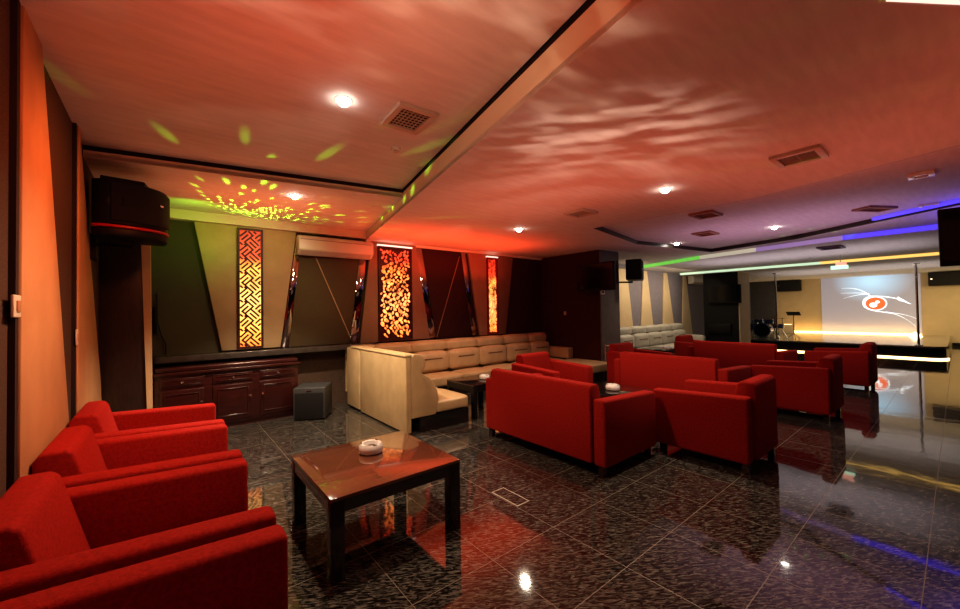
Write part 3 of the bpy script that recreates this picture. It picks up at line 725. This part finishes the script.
def box_speaker(loc, rz, w, h, d, label, horn=True):
    t = thing('hall_speaker', label, 'speaker', loc, rz)
    MB().prism([(-w / 2, 0), (-w / 2 + .03, -d), (w / 2 - .03, -d), (w / 2, 0)], -h / 2, h / 2).build('box', 'black', t, bevel=.012)
    MB().box(-w / 2 + .05, w / 2 - .05, -d - .01, -d, -h / 2 + .03, h / 2 - .03).build('grille', 'grille', t, bevel=.006)
    MB().box(-w / 2 + .07, -w / 2 + .12, -d - .014, -d - .01, -.02, .02).build('badge', 'chrome', t)
    return t
t = box_speaker((8.70, 5.05, 2.50), radians(24), .62, .48, .34, 'small black speaker on an arm right of the maroon pillar')
inv = Matrix.Rotation(-radians(24), 3, 'Z')
MB().tube([inv @ (Vector(p) - Vector((8.70, 5.05, 2.50))) for p in ((8.53, 5.19, 2.22), (8.53, 5.10, 2.22), (8.80, 4.98, 2.22), (8.80, 4.98, 2.27))], .02).build('speaker_arm', 'black', t, smooth=True)
box_speaker((22.57, 4.95, 2.51), -pi / 2, .88, .50, .30, 'black horizontal speaker on the stage wall left of the screen')
box_speaker((22.57, -.02, 2.50), -pi / 2, 1.5, .50, .30, 'black horizontal speaker on the stage wall right of the screen')

# ------------------------------------------------------------------ stage
t = thing('stage', 'low black stage with pale glossy deck and lit front edge', 'stage', (16.85, .25, 0))
A_ = [radians(x) for x in range(10, 91, 16)]
fr = [(0, 5.1), (0, .5)] + [(.35 - .35 * cos(a), .35 - .35 * sin(a)) for a in A_] + [(5.74, 0), (5.74, 5.1)]
MB().prism(fr, 0, .325).build('stage_body', 'blackgloss', t)
MB().prism([(x - (.02 if x < .5 else 0), y - (.02 if y < .2 else 0)) for x, y in fr], .325, .37).build('deck', mat('stage_deck', (.22, .19, .15), .15, var=.1, coat=.4), t)
edge = [(-.025, 5.1), (-.025, .5)] + [(.35 - .375 * cos(a), .35 - .375 * sin(a)) for a in A_]
MB().tube([(x, y, .022) for x, y in edge], .022, 6).build('edge_light', 'warmstrip2', t)
tag(MB().box(22.53, 22.59, .95, 5.2, .37, .42).build('glow_strip', 'warmstrip'), 'bright warm light strip along the base of the projection wall', 'light strip')

scr = thing('projection_screen', 'grey blue projected image on the stage wall behind the stage poles', 'screen', (22.57, 2.38, .44))
MB().box(0, .02, -1.46, 1.46, 0, 2.32).build('screen_surface', screen_mat(-.1, 2.1), scr)
lg = MB()
def stroke(pts, w0, w1, x=-.008):
    # pts in (u to the right, v up); screen right is -y
    n = 24; w0 *= .62; w1 *= .62; pts = [((u_ - .07) * 1.22 + .22, (v_ - 1.17) * 1.22 + 1.18) for u_, v_ in pts]
    def bez(t): 
        q = [Vector(p) for p in pts]
        while len(q) > 1: q = [q[i].lerp(q[i + 1], t) for i in range(len(q) - 1)]
        return q[0]
    for i in range(n):
        a, b = bez(i / n), bez((i + 1) / n); d = (b - a)
        nn = Vector((-d.y, d.x)).normalized()
        wa = w0 + (w1 - w0) * i / n; wb = w0 + (w1 - w0) * (i + 1) / n
        q = [a + nn * wa, b + nn * wb, b - nn * wb, a - nn * wa]
        lg.poly([(x, -p.x, p.y) for p in q])
stroke([(-.75, 1.72), (-.45, 1.74), (-.2, 1.66), (-.02, 1.38)], .006, .022)
stroke([(-.78, 1.55), (-.5, 1.55), (-.25, 1.55), (-.08, 1.5)], .005, .02)
stroke([(-.72, 1.36), (-.5, 1.44), (-.3, 1.50), (-.08, 1.5)], .004, .02)
stroke([(-.04, 1.42), (.2, 1.42), (.45, 1.38), (.66, 1.27)], .022, .03)
stroke([(.58, 1.36), (.7, 1.26), (.78, 1.2), (.86, 1.13)], .055, .006)
stroke([(.60, 1.26), (.7, 1.22), (.8, 1.19), (.88, 1.13)], .02, .004)
stroke([(-.04, 1.42), (-.3, 1.35), (-.32, 1.0), (.05, .93)], .02, .03)
stroke([(.05, .93), (.3, .84), (.6, .92), (.95, .42)], .028, .004)
stroke([(.3, .88), (.55, .84), (.85, .8), (1.02, .62)], .018, .004)
lg.build('swirl_emblem', 'whitefilm', scr, recalc=False)
def disc(name, u, v, r0, r1, m, x):
    b = MB(); n = 36
    for i in range(n):
        a, c = 2 * pi * i / n, 2 * pi * (i + 1) / n
        P = lambda r, q: (x, -(u + r * 1.15 * cos(q)), v + r * sin(q))
        b.poly([P(r0, a), P(r1, a), P(r1, c), P(r0, c)])
    return b.build(name, m, scr, recalc=False)
disc('emblem_ring', .22, 1.18, .26, .29, 'whitefilm', -.010)
disc('emblem_disc', .22, 1.18, .0, .24, 'orangefilm', -.010)
disc('emblem_highlight', .16, 1.12, .0, .10, 'whitefilm', -.012)
disc('emblem_highlight', .28, 1.24, .0, .06, 'whitefilm', -.0125)

def pole(y, label):
    t = thing('dance_pole', label, 'pole', (17.1, y, .37))
    MB().tube([(0, 0, 0), (0, 0, Z6 - .37)], .028, 16).build('shaft', 'chrome', t, smooth=True)
    MB().lathe([(.09, 0), (.085, .015), (.035, .03)], seg=20).build('base_flange', 'chrome', t, smooth=True)
    MB().lathe([(.035, Z6 - .40), (.08, Z6 - .385), (.085, Z6 - .37)], seg=20).build('top_flange', 'chrome', t, smooth=True)
pole(4.155, 'chrome stage pole left of the screen beside the drum kit')
pole(.775, 'chrome stage pole in front of the right side of the screen')

# drum kit
t = thing('drum_kit', 'dark blue drum kit with cymbals at the left end of the stage', 'drum kit', (18.0, 4.80, .372))
t.scale = (1, 1, 1)
MB().lathe([(.26, -.2), (.28, -.19), (.28, .19), (.26, .2)], (0, 0, .29), 28, 'x').build('bass_drum', 'bluesoft', t, smooth=True)
MB().lathe([(.235, -.204), (.002, -.206)], (0, 0, .29), 28, 'x').build('bass_drum_head', 'black', t)
for i, (x, y, z, r) in enumerate(((.05, -.17, .62, .14), (.05, .17, .64, .15), (.1, -.45, .45, .17), (.2, .2 + .22, .4, .2))):
    h = .16 if i != 3 else .3
    d = MB().lathe([(r * .97, -h / 2), (r, -h / 2 + .01), (r, h / 2 - .01), (r * .97, h / 2)], (x, y, z), 24).build('snare_drum' if i == 2 else ('floor_tom' if i == 3 else 'tom'), 'bluesoft', t, smooth=True)
    MB().lathe([(r * 1.02, -.008), (r * 1.02, .008)], (x, y, z + h / 2 - .01), 24).build('rim', 'chrome', d, smooth=True)
st = MB()
for x, y, z in ((-.1, -.38, .86), (-.05, .34, .92), (.2, -.55, .74)):
    st.tube([(x, y, z), (x, y, .3)], .01, 6)
    for a in (0, 2.1, 4.2): st.tube([(x, y, .3), (x + .2 * cos(a), y + .2 * sin(a), .0)], .008, 6)
    MB().lathe([(.01, .02), (.05, .015), (.19, 0), (.19, -.004), (.01, .0)], (x, y, z), 24).build('cymbal', 'chrome', t, smooth=True)
for x, y in ((.1, -.45), (.2, .42)): st.tube([(x, y, .4), (x, y, 0)], .012, 6)
st.tube([(.05, -.17, .6), (0, 0, .5), (.05, .17, .6)], .012, 6)
st.build('stands', 'chrome', t, smooth=True)
# music stand
t = thing('music_stand', 'thin black music stand on stage left of the screen', 'music stand', (18.0, 3.86, .372))
q = MB(); q.tube([(0, 0, .15), (0, 0, .86)], .012, 8)
for a in (0, 2.09, 4.19): q.tube([(0, 0, .2), (.22 * cos(a), .22 * sin(a), 0)], .009, 6)
q.build('tripod', 'black', t, smooth=True)
MB().box(-.01, .01, -.20, .20, -.13, .13, ('Y', radians(-62))).build('desk', 'black', t, loc=(0, 0, .92))
# stage-side lit box
t = thing('stage_lamp', 'glowing warm uplight box on stage beside the drum kit', 'lamp', (21.4, 4.95, .372))
MB().box(-.15, .15, -.32, .32, 0, .38).build('housing', 'cream', t, bevel=.01)
MB().box(-.1, .1, -.26, .26, .38, .39).build('diffuser', 'warmstrip', t)
# triangle uplight on right
t = thing('stage_lamp', 'small glowing wedge uplight at the right end of the stage', 'lamp', (21.6, 1.05, .372))
t.scale = (.8, .8, .8)
MB().prism([(-.22, 0), (.22, 0), (.02, .22)], -.12, .12, 'x').build('housing', mat('wedge_glow', (1, .9, .7), emit=(1, .72, .38), estr=3.5), t)
# hanging sign
t = thing('hanging_sign', 'small illuminated red and green sign hanging before the screen', 'sign', (13.0, 1.85, 2.57))
MB().box(-.02, .02, -.16, .16, -.09, .0).build('lower_face', 'signgreen', t)
MB().box(-.02, .02, -.13, .07, .005, .08).build('upper_face', 'signred', t)
MB().tube([(0, -.02, .08), (0, -.02, Z5 - 2.57)], .008, 6).build('hanger', 'chrome', t)
t = thing('sprinkler_head', 'tiny sprinkler hanging from ceiling left of the illuminated sign', 'sprinkler', (13.2, 2.45, Z5))
MB().tube([(0, 0, 0), (0, 0, -.08)], .012, 8).build('pipe', 'metalvent', t)
MB().lathe([(.03, -.085), (.03, -.08)], seg=12).build('deflector', 'metalvent', t)
t = thing('ceiling_light', 'white ceiling panel light just peeking in at the top right corner', 'ceiling light', (2.535, -.04, Z3), radians(-34.8))
MB().box(-.22, .45, -.13, .13, -.03, 0).build('frame', 'white', t, bevel=.005)
MB().box(-.20, .43, -.115, .115, -.034, -.03).build('diffuser', 'whiteglow', t)
# floor box outline
tag(MB().box(2.22, 2.36, 2.30, 2.62, 0, .003).build('floor_hatch', 'metalvent'), 'thin metal outline of a floor socket hatch in the tiles', 'hatch')
tag(MB().box(2.228, 2.352, 2.308, 2.612, .003, .0035).build('hatch_cover', 'floor'), 'dark tile cover inside the floor socket hatch', 'hatch')
# dark curtain wall beside the sign
# ------------------------------------------------------------------ lights
def area(name, loc, size, power, color, rot=(0, 0, 0), spread=pi, sy=None):
    ld = bpy.data.lights.new(name, 'AREA'); ld.energy = power; ld.color = color; ld.spread = spread
    if sy: ld.shape = 'RECTANGLE'; ld.size = size; ld.size_y = sy
    else: ld.size = size
    o = bpy.data.objects.new(name, ld); COL.objects.link(o); o.location = loc; o.rotation_euler = rot
    return o
UP = (pi, 0, 0)  # washes pointing up are added lamps, unseen and without fixtures
area('red_wash', (.5, 1.2, 2.2), 1.2, 14, (1, .15, .07), UP, sy=3.0)
area('red_wash', (1.0, 5.7, 2.45), 1.6, 7, (1, .20, .06), UP, sy=1.0)
area('red_wash', (4.4, 6.0, 2.25), 3.4, 32, (1, .06, .015), UP, sy=1.0)
area('red_wash', (3.4, 2.8, 2.1), 1.8, 11, (1, .17, .09), UP, sy=3.0)
area('red_wash', (5.0, .6, 2.1), 2.0, 7, (1, .17, .09), UP, sy=2.4)
area('red_wash', (3.4, -.9, 2.1), 1.6, 4, (1, .14, .06), UP, sy=2.0)
area('mauve_wash', (8.4, 2.0, 2.2), 2.2, 13, (.8, .42, .65), UP, sy=3.0)
area('mauve_wash', (12.2, 2.6, 2.1), 2.0, 20, (.85, .72, .8), UP, sy=4.5)
area('mauve_wash', (18.0, 2.0, 2.1), 3.0, 22, (.85, .74, .72), UP, sy=4.5)
area('blue_wash', (8.9, -.6, 2.5), 1.6, 8, (.2, .12, 1), UP, sy=1.6)
area('alcove_light', (12.2, 5.3, 2.6), 4.0, 50, (1, .80, .55), (radians(35), 0, 0), sy=.5)
area('stage_wash', (19.8, 2.6, 2.6), 2.5, 100, (1, .80, .5), (0, radians(-25), 0), sy=6.0)
area('stage_base_glow', (22.38, 3.0, .46), .08, 12, (1, .60, .20), (radians(180), radians(18), 0), sy=4.0)
area('stage_right_wash', (20.2, -1.2, 2.5), 2.0, 80, (1, .76, .36), (0, radians(-35), 0), sy=2.0)
area('floor_fill', (3.0, -2.6, 2.3), 4.0, 2, (1, .62, .42), (radians(70), 0, 0), sy=.8)

def spot(name, loc, target, power, color, size, blend=.5, r=.03):
    ld = bpy.data.lights.new(name, 'SPOT'); ld.energy = power; ld.color = color; ld.spot_size = size; ld.spot_blend = blend; ld.shadow_soft_size = r
    o = bpy.data.objects.new(name, ld); COL.objects.link(o); o.location = loc
    o.rotation_euler = (Vector(target) - Vector(loc)).to_track_quat('-Z', 'Y').to_euler()
    return o
spot('left_wall_spot', (.75, 3.3, 3.05), (-.6, 4.0, 1.7), 115, (1, .22, .06), radians(105), .9, .1)  # unseen spots added to wash the left wall orange
spot('left_wall_spot', (.75, 1.8, 3.05), (-.6, 2.6, 1.9), 50, (1, .20, .06), radians(95), .9, .1)
spot('panel_spot', (1.6, 4.9, 2.95), (1.0, 7, 1.9), 45, (1, .82, .5), radians(80), .9, .1)
spot('sofa_spot', (1.6, 3.6, 3.0), (2.6, 6.2, .8), 70, (1, .80, .48), radians(75), .8, .06)
spot('panel_spot', (3.6, 4.6, 2.8), (4.2, 7, 1.7), 45, (1, .35, .2), radians(90), .9, .1)
spot('beam_spot', (.4, .8, 2.7), (2.6, 3.4, 3.02), 22, (1, .8, .5), radians(70), .9, .1)

def gobo(light, scale, lo, hi, stretch=(1, 1, 1), kind='noise', strength=1.0, rot=0):
    """a patterned projector: procedural mask on the lamp itself"""
    ld = light.data; ld.use_nodes = True; nt = ld.node_tree; N = nt.nodes; L = nt.links
    em = N.get('Emission') or N.new('ShaderNodeEmission')
    tc = N.new('ShaderNodeTexCoord'); mp = N.new('ShaderNodeMapping'); mp.inputs['Scale'].default_value = stretch; mp.inputs['Rotation'].default_value = (0, 0, rot)
    L.new(tc.outputs['Normal'], mp.inputs[0])
    if kind == 'noise':
        tx = N.new('ShaderNodeTexNoise'); tx.inputs['Scale'].default_value = scale; tx.inputs['Detail'].default_value = 2; out = tx.outputs['Fac']
    else:
        tx = N.new('ShaderNodeTexVoronoi'); tx.inputs['Scale'].default_value = scale; tx.inputs['Randomness'].default_value = .35; out = tx.outputs['Distance']
    L.new(mp.outputs[0], tx.inputs['Vector'])
    mr = N.new('ShaderNodeMapRange'); mr.inputs['From Min'].default_value = lo; mr.inputs['From Max'].default_value = hi
    mr.inputs['To Max'].default_value = strength
    L.new(out, mr.inputs['Value']); L.new(mr.outputs[0], em.inputs['Strength'])
g = spot('laser_projector', (.95, 6.72, 2.60), (1.15, 6.25, 3.09), 90, (.35, 1, .04), radians(122), .6, .004)
gobo(g, 12, .30, .14, kind='voronoi', strength=4)
g = spot('laser_projector_soft', (.3, 6.1, 2.75), (.3, 7.0, 2.98), 8, (.3, 1, .05), radians(140), .8, .02)
g = spot('pattern_projector', (2.3, 1.3, 1.75), (2.9, 1.9, 2.95), 26, (1, .70, .52), radians(95), .8, .02)
gobo(g, 3.2, .42, .66, stretch=(1, 3.0, 1), strength=1.6, rot=.9)
g = spot('pattern_projector', (.9, .8, 1.6), (1.2, 2.0, 3.2), 22, (1, .68, .45), radians(95), .8, .02)
gobo(g, 2.6, .50, .66, stretch=(1, 2.6, 1), strength=2.0, rot=-.5)
g = spot('laser_projector_green', (9.0, 2.4, 2.2), (9.6, 1.9, 3.0), 12, (.2, 1, .1), radians(90), .5, .004)
gobo(g, 5, .20, .08, kind='voronoi', strength=4)

w = bpy.data.worlds.new('w'); SC.world = w; w.use_nodes = True
w.node_tree.nodes['Background'].inputs[0].default_value = (.10, .045, .035, 1); w.node_tree.nodes['Background'].inputs[1].default_value = .08

# ------------------------------------------------------------------ camera
YAW, PIT, ROL, F, CY = radians(39.0), radians(1.1), radians(-0.9), 388.0, 302.75
f = Vector((sin(YAW) * cos(PIT), cos(YAW) * cos(PIT), sin(PIT))); r = Vector((cos(YAW), -sin(YAW), 0)); u = r.cross(f)
r2 = r * cos(ROL) + u * sin(ROL); u2 = -r * sin(ROL) + u * cos(ROL)
cd = bpy.data.cameras.new('camera'); cam = bpy.data.objects.new('camera', cd); COL.objects.link(cam)
cd.sensor_width = 36; cd.lens = F / 960 * 36; cd.shift_y = (CY - 304.5) / 960; cd.clip_start = .05
mw = Matrix((( r2.x, u2.x, -f.x, 0), (r2.y, u2.y, -f.y, 0), (r2.z, u2.z, -f.z, 1.6), (0, 0, 0, 1)))
cam.matrix_world = mw
SC.camera = cam
SC.view_settings.view_transform = 'Standard'
SC.view_settings.look = 'Medium High Contrast'
SC.view_settings.exposure = 0
SC.cycles.use_denoising = True
SC.cycles.max_bounces = 8
SC.cycles.sample_clamp_indirect = 6
